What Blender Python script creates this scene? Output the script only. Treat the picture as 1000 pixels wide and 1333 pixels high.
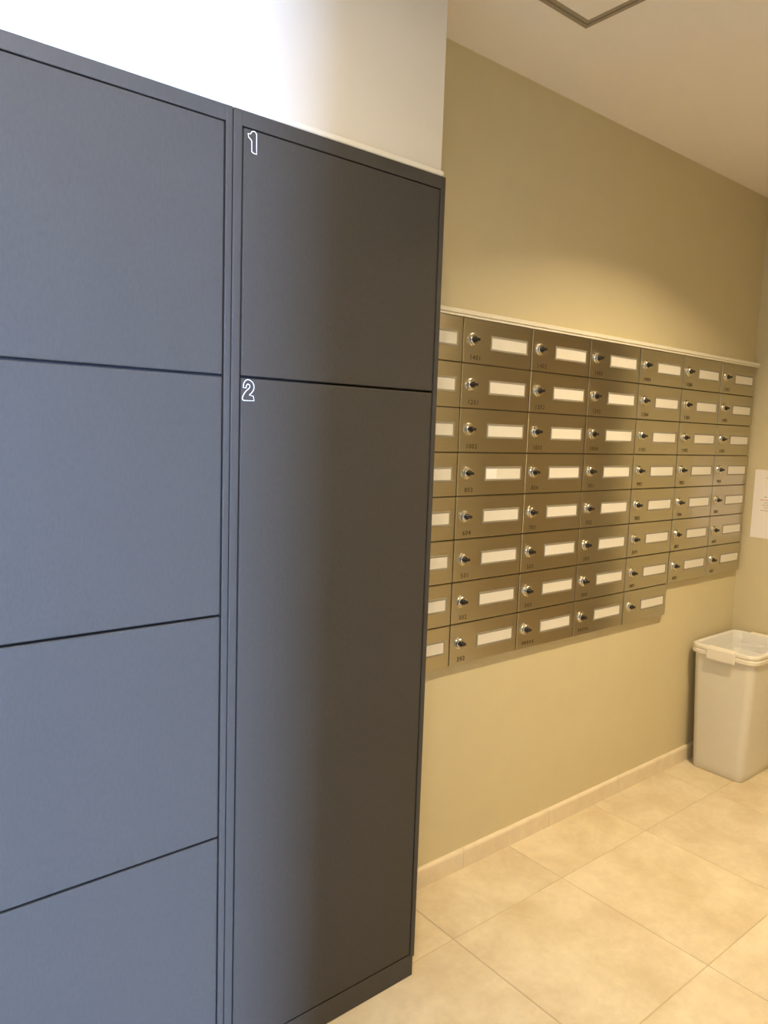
import bpy, bmesh, math, random
from mathutils import Vector, Matrix
random.seed(7)
for o in list(bpy.data.objects):
    bpy.data.objects.remove(o, do_unlink=True)
SC = bpy.context.scene
COL = SC.collection

# ------------------------------------------------------------------ camera
F_PX, YAW, PITCH, ROLL, CAM_H = 961.34, .6837, -.1093, .0339, 1.29
cam = bpy.data.cameras.new('camera')
cam.sensor_fit = 'VERTICAL'; cam.sensor_height = 36.0
cam.lens = F_PX / 1333.0 * 36.0
cam.clip_start = .02
cam_o = bpy.data.objects.new('camera', cam); COL.objects.link(cam_o)
fw = Vector((math.sin(YAW)*math.cos(PITCH), math.cos(YAW)*math.cos(PITCH), math.sin(PITCH)))
rt0 = Vector((math.cos(YAW), -math.sin(YAW), 0)); up0 = rt0.cross(fw)
rt = rt0*math.cos(ROLL) + up0*math.sin(ROLL)
up = -rt0*math.sin(ROLL) + up0*math.cos(ROLL)
m = Matrix((rt, up, -fw)).transposed().to_4x4(); m.translation = (0, 0, CAM_H)
cam_o.matrix_world = m
SC.camera = cam_o

# ------------------------------------------------------------------ light
SKY_STRENGTH = 285.0
SKY_COLOR = (.355, .53, 1.0)
LAMP_COLOR = (1.0, .785, .48)
LAMPS = [((2.08, .55), 22.5, 132), ((.34, .46), 12.0, 170), ((-1.0, -1.4), 4.0, 132)]
w = bpy.data.worlds.new('daylight'); SC.world = w; w.use_nodes = True
bg = w.node_tree.nodes['Background']
bg.inputs['Color'].default_value = (*SKY_COLOR, 1); bg.inputs['Strength'].default_value = SKY_STRENGTH
SC.view_settings.view_transform = 'Standard'
SC.view_settings.look = 'None'
SC.view_settings.gamma = 1.0
SC.view_settings.use_curve_mapping = False
SC.view_settings.exposure = 0.0

# ------------------------------------------------------------------ dimensions
D1 = 1.2005          # locker fronts
D2 = 1.4503          # mailbox wall
XR = 3.1238          # right wall
ZC = 2.2717          # ceiling
XL = 1.118           # right side of the lockers
LT = 1.829           # top of the lockers
XE, YE = .40, -.25    # unseen wall corner, placed to set the daylight edge on the lockers
YENT = -3.2          # added entrance wall, out of view
DOOR_X = (-.556, .05)  # added door opening; its width sets how soft the shadow edge is
XLEFT = -2.4

# ------------------------------------------------------------------ materials
def mat(name, color, rough=.5, metal=0.0, spec=.5, noise=None, bump=None, **kw):
    """noise = (scale vector, amount, detail) mottles the colour; bump = (scale vector, strength)"""
    M = bpy.data.materials.new(name); M.use_nodes = True
    nt = M.node_tree; N = nt.nodes; L = nt.links
    p = N['Principled BSDF']
    p.inputs['Base Color'].default_value = (*color, 1)
    p.inputs['Roughness'].default_value = rough
    p.inputs['Metallic'].default_value = metal
    p.inputs['Specular IOR Level'].default_value = spec
    for k, v in kw.items():
        p.inputs[k.replace('_', ' ')].default_value = v
    if noise or bump:
        geo = N.new('ShaderNodeNewGeometry')
    def tex(scale, detail):
        mp = N.new('ShaderNodeMapping'); mp.inputs['Scale'].default_value = scale
        L.new(geo.outputs['Position'], mp.inputs['Vector'])
        t = N.new('ShaderNodeTexNoise'); t.inputs['Scale'].default_value = 1
        t.inputs['Detail'].default_value = detail; t.inputs['Roughness'].default_value = .6
        L.new(mp.outputs[0], t.inputs['Vector']); return t
    if noise:
        t = tex(noise[0], noise[2])
        r = N.new('ShaderNodeMapRange'); r.inputs['From Min'].default_value = .3; r.inputs['From Max'].default_value = .7
        r.inputs['To Min'].default_value = 1 - noise[1]; r.inputs['To Max'].default_value = 1 + noise[1]
        L.new(t.outputs['Fac'], r.inputs['Value'])
        mx = N.new('ShaderNodeVectorMath'); mx.operation = 'SCALE'
        mx.inputs[0].default_value = color; L.new(r.outputs[0], mx.inputs['Scale'])
        L.new(mx.outputs[0], p.inputs['Base Color'])
    if bump:
        t = tex(bump[0], 3)
        b = N.new('ShaderNodeBump'); b.inputs['Strength'].default_value = bump[1]; b.inputs['Distance'].default_value = .001
        L.new(t.outputs['Fac'], b.inputs['Height']); L.new(b.outputs[0], p.inputs['Normal'])
    return M

def emit(name, color, strength):
    M = bpy.data.materials.new(name); M.use_nodes = True
    p = M.node_tree.nodes['Principled BSDF']
    p.inputs['Base Color'].default_value = (*color, 1)
    p.inputs['Emission Color'].default_value = (*color, 1); p.inputs['Emission Strength'].default_value = strength
    return M

M_white = mat('off_white_paint', (.75, .70, .60), .75, noise=((6, 6, 6), .012, 3), bump=((220, 220, 220), .12))
M_beige = mat('beige_wallpaper', (.64, .565, .36), .75, noise=((9, 9, 9), .015, 4), bump=((260, 260, 260), .18))
M_ceil = mat('ceiling_paint', (.88, .83, .75), .85, noise=((8, 8, 8), .01, 3), bump=((300, 300, 300), .1))
M_hall = mat('hall_low_bounce_brown', (.13, .11, .085), .6, noise=((5, 5, 5), .1, 4))  # dark tone for the added hall, keeps bounced daylight down
M_cream = mat('cream_trim', (.84, .80, .68), .4)
M_locker = mat('charcoal_woodgrain', (.069, .063, .053), .55, noise=((240, 240, 90), .07, 5), bump=((420, 420, 60), .08), spec=.14)
M_lframe = mat('charcoal_frame', (.070, .064, .055), .5, noise=((260, 260, 45), .06, 4), spec=.2)
M_gap = mat('shadow_gap_rubber', (.012, .012, .013), .7)
M_numwhite = mat('white_outline_paint', (.85, .86, .88), .5)
M_steelbody = mat('mailbox_case_steel', (.20, .17, .12), .5, metal=.8)
M_lockring = mat('lock_chrome', (.70, .66, .58), .22, metal=1.0)
M_lockdark = mat('lock_dark', (.02, .017, .015), .35)
M_card = mat('name_card_paper', (.73, .70, .63), .7)
M_cardnew = mat('name_sticker_paper', (.90, .89, .88), .6)
M_cardframe = mat('name_frame_grey', (.34, .32, .27), .55, metal=.4)
M_print = mat('etched_number_ink', (.07, .05, .02), .6)
M_base = mat('baseboard_tile', (.78, .68, .51), .4, noise=((25, 25, 25), .06, 5))
M_grout = mat('grout', (.55, .46, .31), .85)
M_bin = mat('bin_grey_plastic', (.72, .69, .59), .38, noise=((30, 30, 30), .01, 3))
M_binrim = mat('bin_rim_plastic', (.80, .76, .66), .3)
M_paper = mat('notice_paper', (.88, .83, .80), .6)
M_inkg = mat('notice_grey_ink', (.45, .40, .39), .7)
M_inkr = mat('notice_red_ink', (.66, .36, .36), .7)
M_hatch = mat('hatch_aluminium', (.36, .31, .235), .5, metal=.3)
M_hatchgap = mat('hatch_gap', (.13, .11, .08), .7)
M_lampring = mat('lamp_ring_white', (.8, .8, .78), .4)
M_lampglow = emit('lamp_glow', (1.0, .78, .48), 12)
M_doorwood = mat('dark_door', (.07, .05, .035), .45, noise=((60, 60, 8), .2, 4))
M_leaf = mat('brown_door_leaf', (.30, .23, .12), .5, noise=((60, 60, 8), .15, 4))
M_alu = mat('door_aluminium', (.5, .5, .5), .35, metal=.9)
M_pave = mat('pavement', (.35, .35, .34), .9, noise=((3, 3, 3), .1, 4))

def steel_material():
    M = mat('brushed_steel', (.58, .535, .42), .29, metal=1.0)
    nt = M.node_tree; N = nt.nodes; L = nt.links; p = N['Principled BSDF']
    p.inputs['Anisotropic'].default_value = .92
    c = N.new('ShaderNodeCombineXYZ'); c.inputs[2].default_value = 1
    L.new(c.outputs[0], p.inputs['Tangent'])
    geo = N.new('ShaderNodeNewGeometry'); mp = N.new('ShaderNodeMapping'); mp.inputs['Scale'].default_value = (6, 6, 900)
    L.new(geo.outputs['Position'], mp.inputs['Vector'])
    t = N.new('ShaderNodeTexNoise'); t.inputs['Scale'].default_value = 1; t.inputs['Detail'].default_value = 3
    L.new(mp.outputs[0], t.inputs['Vector'])
    r = N.new('ShaderNodeMapRange'); r.inputs['To Min'].default_value = .92; r.inputs['To Max'].default_value = 1.06
    L.new(t.outputs['Fac'], r.inputs['Value'])
    s = N.new('ShaderNodeVectorMath'); s.operation = 'SCALE'; s.inputs[0].default_value = (.58, .535, .42)
    L.new(r.outputs[0], s.inputs['Scale']); L.new(s.outputs[0], p.inputs['Base Color'])
    return M
M_steel = steel_material()

def tile_material():
    M = bpy.data.materials.new('beige_floor_tile'); M.use_nodes = True
    nt = M.node_tree; N = nt.nodes; L = nt.links; p = N['Principled BSDF']
    geo = N.new('ShaderNodeNewGeometry'); inf = N.new('ShaderNodeObjectInfo')
    mul = N.new('ShaderNodeVectorMath'); mul.operation = 'SCALE'; mul.inputs[0].default_value = (13.1, 7.7, 3.3)
    L.new(inf.outputs['Random'], mul.inputs['Scale'])
    add = N.new('ShaderNodeVectorMath'); add.operation = 'ADD'
    L.new(geo.outputs['Position'], add.inputs[0]); L.new(mul.outputs[0], add.inputs[1])
    def noise(scale, detail, rough=.6, dist=0):
        t = N.new('ShaderNodeTexNoise'); t.inputs['Scale'].default_value = scale
        t.inputs['Detail'].default_value = detail; t.inputs['Roughness'].default_value = rough
        t.inputs['Distortion'].default_value = dist
        L.new(add.outputs[0], t.inputs['Vector']); return t
    n1 = noise(5.5, 6, .6, .25); n2 = noise(38, 6, .7)
    ramp = N.new('ShaderNodeValToRGB')
    ramp.color_ramp.elements[0].position = .30; ramp.color_ramp.elements[0].color = (.61, .50, .325, 1)
    ramp.color_ramp.elements[1].position = .62; ramp.color_ramp.elements[1].color = (.75, .655, .475, 1)
    L.new(n1.outputs['Fac'], ramp.inputs['Fac'])
    r2 = N.new('ShaderNodeMapRange'); r2.inputs['From Min'].default_value = .3; r2.inputs['From Max'].default_value = .7
    r2.inputs['To Min'].default_value = .95; r2.inputs['To Max'].default_value = 1.05
    L.new(n2.outputs['Fac'], r2.inputs['Value'])
    r3 = N.new('ShaderNodeMapRange'); r3.inputs['To Min'].default_value = .95; r3.inputs['To Max'].default_value = 1.04
    L.new(inf.outputs['Random'], r3.inputs['Value'])
    mm = N.new('ShaderNodeMath'); mm.operation = 'MULTIPLY'; L.new(r2.outputs[0], mm.inputs[0]); L.new(r3.outputs[0], mm.inputs[1])
    s = N.new('ShaderNodeVectorMath'); s.operation = 'SCALE'
    L.new(ramp.outputs['Color'], s.inputs[0]); L.new(mm.outputs[0], s.inputs['Scale'])
    L.new(s.outputs[0], p.inputs['Base Color'])
    p.inputs['Roughness'].default_value = .5; p.inputs['Specular IOR Level'].default_value = .35
    b = N.new('ShaderNodeBump'); b.inputs['Strength'].default_value = .12; b.inputs['Distance'].default_value = .002
    L.new(n2.outputs['Fac'], b.inputs['Height']); L.new(b.outputs[0], p.inputs['Normal'])
    return M
M_tile = tile_material()

def film_material():
    M = bpy.data.materials.new('clear_bag_film'); M.use_nodes = True
    nt = M.node_tree; N = nt.nodes; L = nt.links; p = N['Principled BSDF']
    p.inputs['Base Color'].default_value = (.86, .85, .83, 1); p.inputs['Roughness'].default_value = .16
    tr = N.new('ShaderNodeBsdfTransparent'); mx = N.new('ShaderNodeMixShader'); mx.inputs[0].default_value = .82
    L.new(tr.outputs[0], mx.inputs[1]); L.new(p.outputs[0], mx.inputs[2])
    L.new(mx.outputs[0], N['Material Output'].inputs['Surface'])
    return M
M_film = film_material()

def glass_material():
    M = bpy.data.materials.new('door_glass'); M.use_nodes = True
    nt = M.node_tree; N = nt.nodes; L = nt.links
    tr = N.new('ShaderNodeBsdfTransparent'); tr.inputs[0].default_value = (.95, .97, .97, 1)
    gl = N.new('ShaderNodeBsdfGlossy'); gl.inputs['Roughness'].default_value = .02
    mx = N.new('ShaderNodeMixShader'); mx.inputs[0].default_value = .06
    L.new(tr.outputs[0], mx.inputs[1]); L.new(gl.outputs[0], mx.inputs[2])
    L.new(mx.outputs[0], N['Material Output'].inputs['Surface'])
    return M
M_glass = glass_material()

# ------------------------------------------------------------------ mesh helpers
def new_mesh(name, bm, material, smooth=False):
    me = bpy.data.meshes.new(name)
    bmesh.ops.recalc_face_normals(bm, faces=bm.faces)
    bm.to_mesh(me); bm.free()
    if material: me.materials.append(material)
    if smooth:
        for f in me.polygons: f.use_smooth = True
    return me

def link(name, me, parent=None, loc=None):
    o = bpy.data.objects.new(name, me); COL.objects.link(o)
    if parent: o.parent = parent
    if loc: o.location = loc
    return o

def add_box(bm, x0, x1, y0, y1, z0, z1, bev=0.0, seg=2):
    b = bmesh.new()
    bmesh.ops.create_cube(b, size=1)
    for v in b.verts:
        v.co = Vector((x0 if v.co.x < 0 else x1, y0 if v.co.y < 0 else y1, z0 if v.co.z < 0 else z1))
    if bev > 0:
        bmesh.ops.bevel(b, geom=b.edges[:], offset=bev, segments=seg, profile=.5, affect='EDGES')
    me = bpy.data.meshes.new('tmp'); b.to_mesh(me); b.free(); bm.from_mesh(me); bpy.data.meshes.remove(me)

def box(name, r, material, parent=None, loc=None, bev=0.0):
    bm = bmesh.new(); add_box(bm, *r, bev=bev)
    return link(name, new_mesh(name, bm, material), parent, loc)

def boxes(name, rs, material, parent=None, loc=None, bev=0.0):
    bm = bmesh.new()
    for r in rs: add_box(bm, *r, bev=bev)
    return link(name, new_mesh(name, bm, material), parent, loc)

def empty(name, loc, label=None, cat=None, group=None):
    o = bpy.data.objects.new(name, None); COL.objects.link(o); o.location = loc; o.empty_display_size = .05
    return tag(o, label, cat, group)

def tag(o, label=None, cat=None, group=None):
    if label: o['label'] = label
    if cat: o['category'] = cat
    if group: o['group'] = group
    return o

def struct(o, label=None, cat=None):
    o['kind'] = 'structure'
    return tag(o, label, cat)

def lathe(bm, prof, axis='Z', seg=24, centre=(0, 0, 0)):
    """prof = [(radius, height)], spun round the axis; axis 'Y' points towards -Y"""
    rings = []
    for r, h in prof:
        ring = []
        for i in range(seg):
            a = 2*math.pi*i/seg
            x, y, z = r*math.cos(a), r*math.sin(a), h
            if axis == 'Y': x, y, z = x, -h, y
            ring.append(bm.verts.new((centre[0]+x, centre[1]+y, centre[2]+z)))
        rings.append(ring)
    for a, b in zip(rings, rings[1:]):
        for i in range(seg):
            bm.faces.new((a[i], a[(i+1) % seg], b[(i+1) % seg], b[i]))
    bm.faces.new(rings[0]); bm.faces.new(rings[-1])

def to_mesh(curve_obj, name, material):
    dg = bpy.context.evaluated_depsgraph_get()
    me = bpy.data.meshes.new_from_object(curve_obj.evaluated_get(dg))
    me.name = name; me.materials.clear(); me.materials.append(material)
    return me

def text_mesh(txt, size, material):
    c = bpy.data.curves.new('tmp_text', 'FONT'); c.body = txt; c.size = size
    c.resolution_u = 2; c.space_character = 1.25; c.extrude = .0002
    o = bpy.data.objects.new('tmp_text', c); COL.objects.link(o)
    bpy.context.view_layer.update()
    me = to_mesh(o, 'number', material)
    bpy.data.objects.remove(o); bpy.data.curves.remove(c)
    me.transform(Matrix.Rotation(math.pi/2, 4, 'X'))
    return me

def outline_mesh(pts, y, rad, material):
    c = bpy.data.curves.new('tmp_line', 'CURVE'); c.dimensions = '3D'; c.bevel_depth = rad; c.bevel_resolution = 2
    s = c.splines.new('BEZIER'); s.bezier_points.add(len(pts)-1); s.use_cyclic_u = True; s.resolution_u = 4
    for b, (x, z, hard) in zip(s.bezier_points, pts):
        b.co = (x, y, z); h = 'VECTOR' if hard else 'AUTO'; b.handle_left_type = h; b.handle_right_type = h
    o = bpy.data.objects.new('tmp_line', c); COL.objects.link(o)
    bpy.context.view_layer.update()
    me = to_mesh(o, 'door_number', material)
    bpy.data.objects.remove(o); bpy.data.curves.remove(c)
    return me

# ------------------------------------------------------------------ the room
T = .12
struct(box('wall_back', (XL-.003, XR+T, D2, D2+T, 0, ZC+.1), M_beige), 'beige painted wall behind the steel mailboxes', 'wall')
struct(box('wall_right', (XR, XR+T, YE-T, D2, 0, ZC+.1), M_beige), 'beige end wall with the paper notice', 'wall')
struct(boxes('wall_lockers', [(XLEFT-T, XL-.003, D1+.0145, D2+T, LT, ZC+.1),
                              (XLEFT-T, .112, D1+.0145, D2+T, 0, LT)], M_white), 'off-white wall above and around the charcoal lockers', 'wall')
struct(box('wall_opposite', (XE, XR+T, YE-T, YE, 0, ZC+.1), M_beige), 'unseen beige wall facing the mailboxes, its end cutting off daylight', 'wall')
struct(box('daylight_block_wall', (XE, XE+T, YENT, YE-T, 0, ZC+.1), M_hall), 'unseen brown wall added beside the entrance to block daylight', 'wall')  # added out of view to block daylight from the right locker
struct(box('added_wall_left', (XLEFT-T, XLEFT, YENT, D1+.0145, 0, ZC+.1), M_hall), 'unseen brown wall added at the far left of the hall', 'wall')  # added hall wall, kept dark to limit bounce
DX0, DX1 = DOOR_X
struct(boxes('added_wall_entrance', [(XLEFT-T, DX0, YENT-T, YENT, 0, ZC+.1), (DX1, XE+T, YENT-T, YENT, 0, ZC+.1),
                               (DX0, DX1, YENT-T, YENT, 2.1, ZC+.1)], M_hall), 'unseen brown entrance wall added around the glass door', 'wall')  # added wall framing the daylight opening
struct(box('ceiling', (XLEFT-T, XR+T, YENT-T, D2+T, ZC, ZC+.1), M_ceil), 'plain white ceiling with a square access hatch', 'ceiling')

# unseen glass entrance door, added and sized to shape the daylight
d = empty('added_glass_door', ((DX0+DX1)/2, YENT-T/2, 0)); struct(d, 'unseen glass entrance door with aluminium frame, added for the daylight', 'door')
hw = (DX1-DX0)/2
boxes('door_frame', [(-hw, -hw+.03, -.03, .03, 0, 2.1), (hw-.03, hw, -.03, .03, 0, 2.1), (-hw+.03, hw-.03, -.03, .03, 2.07, 2.1)], M_alu, d)
box('pane', (-hw+.03, hw-.03, -.004, .004, .01, 2.07), M_glass, d)
# unseen dark door, added to reflect a dark band in the mailboxes
d = empty('reflection_door', (XR, .42, 0)); struct(d, 'unseen dark door added in the end wall for mailbox reflections', 'door')
box('leaf', (-.02, -.001, -.45, .29, .005, 1.98), M_leaf, d)
boxes('door_frame', [(-.035, -.001, -.50, -.45, .0, 2.03), (-.035, -.001, .29, .38, .0, 2.03), (-.035, -.001, -.45, .29, 1.98, 2.03)], M_doorwood, d)
bm = bmesh.new(); lathe(bm, [(.012, 0), (.012, .03), (.026, .034), (.028, .05), (.02, .062)], seg=16)
bm.transform(Matrix.Rotation(-math.pi/2, 4, 'Y')); bm.transform(Matrix.Translation((-.02, -.38, 1.0)))
link('door_knob', new_mesh('door_knob', bm, M_lockring, True), d)
gp = box('added_ground_outside', (-4, 4, YENT-6, YENT-T, -.12, -.02), M_pave); struct(gp, 'unseen grey pavement added outside the glass door', 'ground')  # added out of view as part of the daylight setup
# daylight sampling through the door opening
pl = bpy.data.lights.new('door_portal', 'AREA'); pl.shape = 'RECTANGLE'; pl.size = DX1-DX0; pl.size_y = 2.1; pl.cycles.is_portal = True
po = bpy.data.objects.new('door_portal', pl); COL.objects.link(po)
po.location = ((DX0+DX1)/2, YENT-T-.02, 1.05); po.rotation_euler = (math.pi/2, 0, 0)

# floor: a grout bed with single tiles
S, OX, OY, G = .4452, 1.2820, 1.2327, .0022
fl = box('floor', (XLEFT, XR, YENT, D2, -.08, -.0018), M_grout); struct(fl, 'beige ceramic tile floor', 'floor')
tile_cache = {}
def tile(x0, x1, y0, y1):
    key = (round(x1-x0, 4), round(y1-y0, 4))
    if key not in tile_cache:
        a, b = key[0]/2, key[1]/2
        bm = bmesh.new(); add_box(bm, -a, a, -b, b, -.012, 0, bev=.0012, seg=1)
        tile_cache[key] = new_mesh('tile', bm, M_tile)
    link('tile', tile_cache[key], fl, ((x0+x1)/2, (y0+y1)/2, 0))
i0, i1 = math.floor((XLEFT-OX)/S), math.ceil((XR-OX)/S)
j0, j1 = math.floor((YENT-OY)/S), math.ceil((D2-OY)/S)
for i in range(i0, i1):
    for j in range(j0, j1):
        a0, a1 = max(OX+i*S+G/2, XLEFT), min(OX+(i+1)*S-G/2, XR)
        b0, b1 = max(OY+j*S+G/2, YENT), min(OY+(j+1)*S-G/2, D2)
        if a1-a0 < .02 or b1-b0 < .02: continue
        if a0 > XE+T and b1 < YE-T: continue            # inside the wall block
        tile(a0, a1, b0, b1)

# baseboard of tile pieces along the mailbox wall and the right wall
def base_piece(length):
    bm = bmesh.new()
    prof = [(0, 0), (-.012, 0), (-.012, .052), (-.0105, .057), (-.007, .060), (0, .060)]
    A = [bm.verts.new((0, y, z)) for y, z in prof]; B = [bm.verts.new((length, y, z)) for y, z in prof]
    for k in range(len(prof)):
        bm.faces.new((A[k], A[(k+1) % len(prof)], B[(k+1) % len(prof)], B[k]))
    bm.faces.new(A); bm.faces.new(B)
    return new_mesh('baseboard_tile', bm, M_base)
bb = empty('baseboard_back', (XL, D2, 0)); struct(bb, 'pinkish beige tile baseboard under the mailboxes', 'baseboard')
cuts = [XL, 1.523, 1.923, 2.323, 2.723, XR-.012]
for a, b in zip(cuts, cuts[1:]):
    link('baseboard_tile', base_piece(b-a-.0012), bb, (a-XL+.0006, 0, 0))
bb = empty('baseboard_right', (XR, D2-.012, 0)); bb.rotation_euler = (0, 0, -math.pi/2)
struct(bb, 'pinkish beige tile baseboard behind the waste bin', 'baseboard')
for a, b in [(0, .4), (.4, .70)]:
    link('baseboard_tile', base_piece(b-a-.0012), bb, (a+.0006, 0, 0))

# cream trims
bm = bmesh.new(); add_box(bm, .112, XL-.004, D1+.002, D1+.0145, LT, LT+.013, bev=.004)
struct(link('trim_1', new_mesh('trim_1', bm, M_cream)), 'cream strip along the top of the lockers', 'trim')
ZT = 1.5984
bm = bmesh.new()
prof = [(0, 0), (-.0220, 0), (-.0220, .0050), (-.0205, .0062), (-.0255, .0075), (-.0255, .0155), (-.0215, .0190), (0, .0225)]
x0, x1 = XL, XR-.001
A = [bm.verts.new((x0, D2+y, ZT+z)) for y, z in prof]; B = [bm.verts.new((x1, D2+y, ZT+z)) for y, z in prof]
for k in range(len(prof)): bm.faces.new((A[k], A[(k+1) % len(prof)], B[(k+1) % len(prof)], B[k]))
bm.faces.new(A); bm.faces.new(B)
struct(link('trim_2', new_mesh('trim_2', bm, M_cream)), 'cream strip along the top of the mailboxes', 'trim')

# ------------------------------------------------------------------ lockers
def door_panel(name, x0, x1, z0, z1, parent, gap=.0020):
    bm = bmesh.new(); add_box(bm, x0+.0030, x1-.0026, D1, D1+.018, z0+gap, z1-gap, bev=.0028, seg=3)
    return link(name, new_mesh(name, bm, M_locker), parent)

def locker_unit(label, x0, x1, sl, sr, splits):
    o = empty('parcel_locker', (0, 0, 0), label, 'locker')
    zt, zb = 1.803, .056
    box('case', (x0+.0006, x1-.0006, D1+.019, D2-.001, .001, LT), M_gap, o)
    # frame: two stiles, top rail
    bm = bmesh.new(); add_box(bm, x0+.0008, x0+sl, D1-.0004, D1+.03, zb-.008, LT, bev=.0018)
    link('stile', new_mesh('stile', bm, M_lframe), o)
    bm = bmesh.new(); add_box(bm, x1-sr, x1-.0008, D1-.0004, D1+.03, zb-.008, LT, bev=.0018)
    link('stile', new_mesh('stile', bm, M_lframe), o)
    box('top_rail', (x0+sl-.002, x1-sr+.002, D1+.0002, D1+.03, zt, LT-.0002), M_lframe, o, bev=.0012)
    box('plinth', (x0+.0006, x1-.0045, D1+.0012, D1+.02, .0005, zb-.001), M_lframe, o, bev=.001)
    box('side_panel', (x1-.0042, x1-.0004, D1+.03, D2-.001, .05, LT), M_lframe, o)
    doors = []
    zs = [zt] + splits + [zb]
    for a, b in zip(zs, zs[1:]):
        doors.append(door_panel('door', x0+sl, x1-sr, b, a, o))
    return o, doors
XS = .6185
u1, dl = locker_unit('charcoal parcel locker with four equal doors at left edge', .116, XS, .0135, .0135, [1.3770, .9465, .5200])
u2, dr = locker_unit('charcoal parcel locker with doors numbered 1 and 2', XS, XL, .0175, .0135, [1.3775])
one = [(.6465, 1.7928, 1), (.6512, 1.7931, 1), (.6543, 1.7980, 1), (.6590, 1.7993, 1), (.6631, 1.7960, 1), (.6636, 1.7623, 1), (.6570, 1.7629, 1), (.6541, 1.7645, 1), (.6539, 1.7815, 1), (.6522, 1.7842, 1), (.6478, 1.7868, 1)]
two = [(.6434, 1.3585, 1), (.6451, 1.3675, 0), (.651, 1.373, 0), (.658, 1.3717, 0), (.6637, 1.3663, 0), (.665, 1.359, 0), (.6621, 1.3522, 0), (.6555, 1.3458, 1), (.6638, 1.3445, 1), (.6656, 1.3363, 1), (.6447, 1.3357, 1), (.6421, 1.3384, 0), (.6445, 1.3463, 0), (.6495, 1.3531, 0), (.6545, 1.3575, 0), (.6568, 1.3618, 0), (.653, 1.3652, 0), (.6498, 1.3625, 0), (.6494, 1.3584, 1)]
n = link('door_number', outline_mesh(one, D1-.0002, .00095, M_numwhite), dr[0]); n['label'] = 'white outlined figure 1'
n = link('door_number', outline_mesh(two, D1-.0002, .00095, M_numwhite), dr[1]); n['label'] = 'white outlined figure 2'
dr[0]['label'] = 'upper door with white outlined 1'; dr[1]['label'] = 'tall lower door with white outlined 2'

# ------------------------------------------------------------------ mailboxes
XM, WM, HM = 1.1363, .2807, .1198
DM = D2-.020
GX, GZ = .0038, .0032
# shared meshes, origin at the top left front corner of a box
bm = bmesh.new(); add_box(bm, .0002, WM-.0002, .007, .0196, -HM+.0002, -.0002)
me_body = new_mesh('case', bm, M_steelbody)
bm = bmesh.new(); add_box(bm, GX/2, WM-GX/2, 0, .0068, -HM+GZ/2, -GZ/2, bev=.0015)
me_door = new_mesh('door', bm, M_steel)
LX, LZ = .0360, -.0560
bm = bmesh.new(); lathe(bm, [(.0178, -.0005), (.0178, .0025), (.0168, .0040), (.0158, .0044), (.0150, .0085), (.0135, .0100), (.0085, .0100), (.0080, .0090)], 'Y', 24, (LX, 0, LZ))
me_lock = new_mesh('lock', bm, M_lockring, False)
bm = bmesh.new()
lathe(bm, [(.0082, .0085), (.0082, .0120), (.0072, .0132), (.002, .0134)], 'Y', 18, (LX, 0, LZ))
add_box(bm, LX-.0070, LX+.0090, -.0215, -.0110, LZ-.0042, LZ+.0042, bev=.0018)
me_turn = new_mesh('thumb_turn', bm, M_lockdark)
CX0, CX1, CZ0, CZ1 = .1125, .2565, -.0740, -.0445
bm = bmesh.new(); f = .0052
for r in [(CX0-f, CX1+f, -.0012, .0005, CZ1, CZ1+f), (CX0-f, CX1+f, -.0012, .0005, CZ0-f, CZ0), (CX0-f, CX0, -.0012, .0005, CZ0, CZ1), (CX1, CX1+f, -.0012, .0005, CZ0, CZ1)]:
    add_box(bm, *r, bev=.0004, seg=1)
me_cframe = new_mesh('card_frame', bm, M_cardframe)
bm = bmesh.new(); add_box(bm, CX0, CX1, -.0006, .0004, CZ0, CZ1)
me_card = new_mesh('name_card', bm, M_card)
numbers = {
 1: ['1401', '1201', '1002', '803', '604', '501', '302', '202'],
 2: ['1402', '1202', '1003', '804', '701', '502', '303', None],
 3: ['1403', '1203', '1004', '901', '702', '503', '304', None],
 4: ['1404', '1204', '1101', '902', '703', '504', '401', ''],
 5: ['1501', '1301', '1102', '903', '704', '601', '402'],
 6: ['1502', '1302', '1103', '904', '801', '602', '403'],
}
ordin = ['first', 'second', 'third', 'fourth', 'fifth', 'sixth', 'seventh', 'eighth']
rowname = ['top row', 'second row from top', 'third row from top', 'fourth row from top', 'fifth row from top', 'sixth row from top', 'seventh row from top', 'eighth, lowest row']
random.seed(11)
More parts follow.
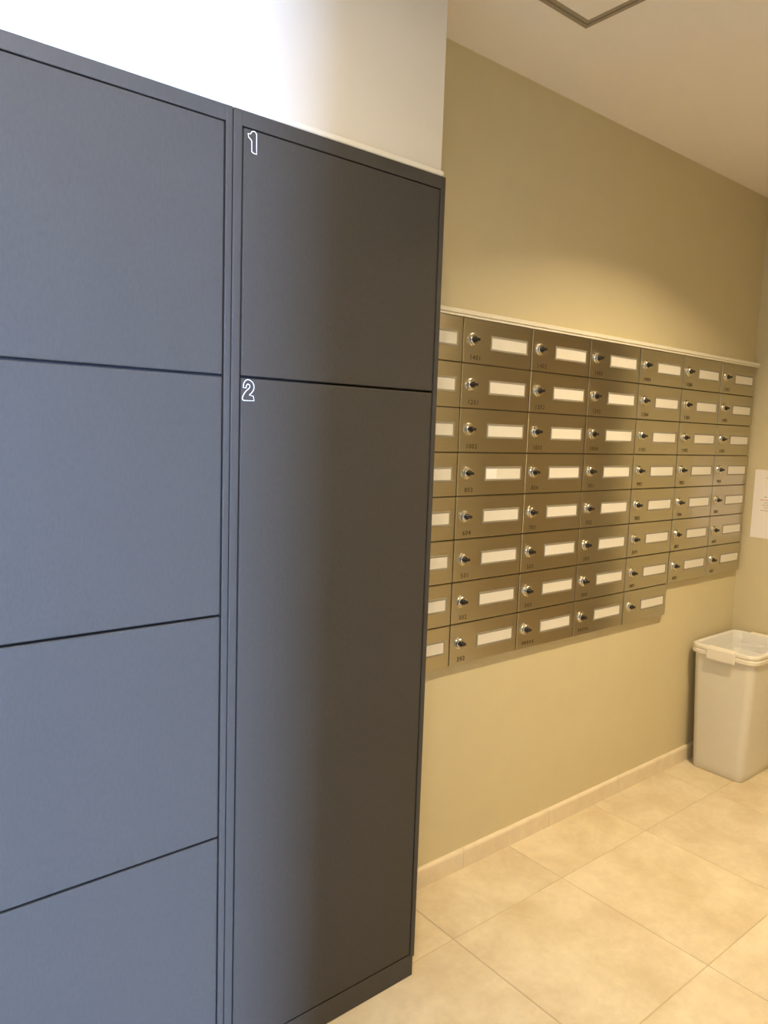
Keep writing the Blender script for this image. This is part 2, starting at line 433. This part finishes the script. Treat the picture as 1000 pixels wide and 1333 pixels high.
for c in range(0, 7):
    for r in range(8 if c <= 4 else 7):
        num = numbers[c][r] if c else ''
        if c == 0:
            lab = 'steel mailbox half hidden behind the lockers, ' + rowname[r]
        elif c in (1, 2) and num:
            lab = 'steel mailbox numbered %s, %s full column from the lockers, %s' % (num, ordin[c-1], rowname[r])
        elif c == 6:
            lab = 'steel mailbox in the column against the end wall, ' + rowname[r]
        else:
            lab = 'steel mailbox in %s full column from the lockers, %s' % (ordin[c-1], rowname[r])
        if c == 1 and r == 3:
            lab = 'steel mailbox numbered 803 with a bright sticker on its card'
        o = empty('mailbox', (XM+c*WM, DM, ZT-r*HM), lab, 'mailbox', 'steel mailboxes on the beige wall')
        # bodies sit a hair apart and the door hangs minutely out of true
        link('case', me_body, o)
        o.rotation_euler = (random.uniform(-.0025, .0025), 0, random.uniform(-.0015, .0015))
        link('door', me_door, o)
        lk = link('lock', me_lock, o); link('thumb_turn', me_turn, lk)
        fr = link('card_frame', me_cframe, o)
        cd = link('name_card', me_card, o)
        if c == 1 and r == 3:
            st = box('sticker', (CX0+.001, CX0+.043, -.0009, -.0006, CZ0+.001, CZ1-.001), M_cardnew, cd); st['label'] = 'brighter white sticker'
        if num:
            link('number', text_mesh(num, (.0185 if len(num) == 4 else .0185), M_print), o, (.027 if len(num) == 4 else .030, -.0006, -.1090))
        elif num is None:
            # a short dark name printed in small characters too blurred to read: bare strokes
            bm = bmesh.new()
            for k in range(5):
                x = .026 + k*.0118
                for q in range(4):
                    w0 = random.uniform(.004, .009); zz = -.1055 + q*.0027
                    add_box(bm, x+random.uniform(0, .002), x+w0, -.0009, -.0004, zz, zz+.0012)
                add_box(bm, x+.004, x+.0052, -.0009, -.0004, -.106, -.0955)
            link('printed_name', new_mesh('printed_name', bm, M_print), o)

# ------------------------------------------------------------------ waste bin
BX0, BX1, BY0, BY1, BZ = 2.742, 3.108, 1.172, 1.434, .500
cx, cy = (BX0+BX1)/2, (BY0+BY1)/2
def rrect(hx, hy, rad, z, n=5):
    pts = []
    for sx, sy, a0 in ((1, 1, 0), (-1, 1, 90), (-1, -1, 180), (1, -1, 270)):
        for k in range(n+1):
            a = math.radians(a0+90*k/n)
            pts.append(Vector((sx*(hx-rad)+rad*math.cos(a), sy*(hy-rad)+rad*math.sin(a), z)))
    return pts
def loft(bm, loops, cap0=False, cap1=False):
    R = [[bm.verts.new(p) for p in lp] for lp in loops]
    n = len(R[0])
    for a, b in zip(R, R[1:]):
        for i in range(n): bm.faces.new((a[i], a[(i+1) % n], b[(i+1) % n], b[i]))
    if cap0: bm.faces.new(R[0])
    if cap1: bm.faces.new(R[-1])
    return R
b = empty('waste_bin', (cx, cy, 0), 'rectangular pale grey plastic waste bin standing in the corner', 'waste bin')
hx, hy = (BX1-BX0)/2, (BY1-BY0)/2
bm = bmesh.new()
loft(bm, [rrect(hx-.036, hy-.034, .022, .0), rrect(hx-.033, hy-.031, .026, .004), rrect(hx-.030, hy-.028, .03, .03),
          rrect(hx-.011, hy-.011, .034, BZ-.035), rrect(hx-.010, hy-.010, .034, BZ-.004),
          rrect(hx-.013, hy-.013, .031, BZ-.004), rrect(hx-.014, hy-.014, .031, BZ-.035),
          rrect(hx-.033, hy-.031, .026, .03), rrect(hx-.036, hy-.034, .022, .006)], cap0=True, cap1=True)
link('body', new_mesh('body', bm, M_bin, True), b)
bm = bmesh.new()
R = loft(bm, [rrect(hx-.010, hy-.010, .034, BZ-.030), rrect(hx-.001, hy-.001, .042, BZ-.030), rrect(hx, hy, .042, BZ-.027),
          rrect(hx, hy, .042, BZ-.016), rrect(hx-.004, hy-.004, .039, BZ-.013), rrect(hx-.004, hy-.004, .039, BZ-.009), rrect(hx-.0005, hy-.0005, .042, BZ-.006),
          rrect(hx-.001, hy-.001, .042, BZ+.002), rrect(hx-.004, hy-.004, .039, BZ+.005), rrect(hx-.012, hy-.012, .031, BZ+.005), rrect(hx-.016, hy-.016, .028, BZ), rrect(hx-.016, hy-.016, .028, BZ-.020), rrect(hx-.010, hy-.010, .034, BZ-.030)])
bmesh.ops.remove_doubles(bm, verts=bm.verts, dist=1e-5)
link('rim', new_mesh('rim', bm, M_binrim, False), b)
for s in (-1, 1):
    bm = bmesh.new()
    # hooked clip: outer flap, top bridge and inner lip
    prof = [(hx-.002, BZ-.040), (hx+.0075, BZ-.041), (hx+.0095, BZ-.036), (hx+.0085, BZ+.002), (hx+.004, BZ+.0095), (hx-.012, BZ+.0105), (hx-.018, BZ+.006), (hx-.018, BZ-.001), (hx-.002, BZ+.0055)]
    A = [bm.verts.new((s*x, -.053, z)) for x, z in prof]; B = [bm.verts.new((s*x, .053, z)) for x, z in prof]
    for k in range(len(prof)): bm.faces.new((A[k], A[(k+1) % len(prof)], B[(k+1) % len(prof)], B[k]))
    bm.faces.new(A); bm.faces.new(B)
    bmesh.ops.bevel(bm, geom=[e for e in bm.edges], offset=.0014, segments=2, affect='EDGES')
    cl = link('clip', new_mesh('clip', bm, M_binrim), b)
# clear bag inside the bin
random.seed(5)
from mathutils import noise as mn
loops = []
levels = [(BZ+.006, -.006), (BZ+.0075, -.013), (BZ+.002, -.020), (BZ-.02, -.026), (BZ-.06, -.034), (BZ-.08, -.046), (BZ-.095, -.070), (BZ-.105, -.105)]
for k, (z, off) in enumerate(levels):
    lp = []
    for p in rrect(hx+off, hy+off, max(.012, .036+off*.3), z, n=10):
        # subdivided sides come from the rounded corners; crumple by noise
        amp = 0 if k < 3 else min(.012, .004*(k-2))
        nv = mn.noise_vector(Vector((p.x*28, p.y*28, z*40)))
        lp.append(Vector((p.x+nv.x*amp, p.y+nv.y*amp, p.z+nv.z*amp*1.5)))
    loops.append(lp)
bm = bmesh.new(); loft(bm, loops, cap1=False)
# crumpled bottom
cz = BZ-.10
ring = [v for v in bm.verts][-len(loops[0]):]
cv = bm.verts.new((0, 0, cz))
for i in range(len(ring)): bm.faces.new((ring[i], ring[(i+1) % len(ring)], cv))
bmesh.ops.subdivide_edges(bm, edges=[e for e in bm.edges if e.calc_length() > .04], cuts=3, use_grid_fill=True)
for v in bm.verts:
    if v.co.z < BZ-.03:
        nv = mn.noise_vector(v.co*33); v.co += nv*.008
bag = link('liner_bag', new_mesh('liner_bag', bm, M_film, False), b)
bag['label'] = 'clear crinkled plastic liner bag'

# ------------------------------------------------------------------ notice on the right wall
nt = empty('notice', (XR-.0012, 1.302, 1.043), 'white printed paper notice taped to the end wall', 'paper notice')
bm = bmesh.new(); add_box(bm, -.0004, .0004, -.105, .105, -.141, .141)
link('sheet', new_mesh('sheet', bm, M_paper), nt)
rows = [(.108, .0022, M_inkg, .060), (.078, .0018, M_inkg, .045), (.040, .0018, M_inkg, .040), (.030, .0026, M_inkg, .060), (.017, .0032, M_inkr, .075),
        (.006, .0026, M_inkg, .060), (-.004, .0026, M_inkg, .066), (-.015, .0026, M_inkg, .058), (-.026, .0028, M_inkg, .070)]
for z, h, mt, l in rows:
    # a line of print: short bars like words
    bm = bmesh.new(); y = l
    while y > -l:
        wd = random.uniform(.008, .020)
        add_box(bm, -.0008, -.0003, y-wd, y, z-h/2, z+h/2); y -= wd+.003
    link('print_line', new_mesh('print_line', bm, mt), nt)

# ------------------------------------------------------------------ ceiling hatch
HX, HY, HS, FW = 1.545, 1.189, .46, .026
h = empty('ceiling_hatch', (HX-HS/2, HY-HS/2, ZC), 'square ceiling access hatch with a slim metal frame', 'ceiling hatch')
a = HS/2
def ring_boxes(o_, i_, z0, z1): return [(-o_, o_, i_, o_, z0, z1), (-o_, o_, -o_, -i_, z0, z1), (-o_, -i_, -i_, i_, z0, z1), (i_, o_, -i_, i_, z0, z1)]
boxes('outer_frame', ring_boxes(a, a-.0115, -.003, .002), M_hatch, h, bev=.0006)
boxes('joint', ring_boxes(a-.0105, a-.0150, -.0008, .002), M_hatchgap, h)
boxes('inner_frame', ring_boxes(a-.0145, a-FW, -.003, .002), M_hatch, h, bev=.0006)
box('panel', (-a+FW-.001, a-FW+.001, -a+FW-.001, a-FW+.001, -.0022, .002), M_ceil, h)

# ------------------------------------------------------------------ ceiling downlights
names = ['warm recessed downlight in front of the mailboxes', 'warm recessed downlight in front of the lockers', 'warm recessed downlight near the entrance']
for ((lx, ly), pw, spr), lab in zip(LAMPS, names):
    o = empty('downlight', (lx, ly, ZC), lab, 'ceiling lamp', 'ceiling downlights')
    bm = bmesh.new()
    R = []
    prof = [(.062, .001), (.062, -.006), (.056, -.010), (.048, -.008), (.048, .001)]
    seg = 32
    for r_, z_ in prof: R.append([bm.verts.new((r_*math.cos(2*math.pi*i/seg), r_*math.sin(2*math.pi*i/seg), z_)) for i in range(seg)])
    for A, B in zip(R, R[1:]):
        for i in range(seg): bm.faces.new((A[i], A[(i+1) % seg], B[(i+1) % seg], B[i]))
    link('lamp_ring', new_mesh('lamp_ring', bm, M_lampring, True), o)
    bm = bmesh.new(); lathe(bm, [(.048, .0005), (.047, -.003), (.02, -.005)], 'Z', 32)
    link('lens', new_mesh('lens', bm, M_lampglow), o)
    la = bpy.data.lights.new('lamp_light', 'AREA'); la.shape = 'DISK'; la.size = .09; la.energy = pw; la.color = LAMP_COLOR
    la.spread = math.radians(spr)
    lo = bpy.data.objects.new('lamp_light', la); COL.objects.link(lo); lo.parent = o; lo.location = (0, 0, -.011)
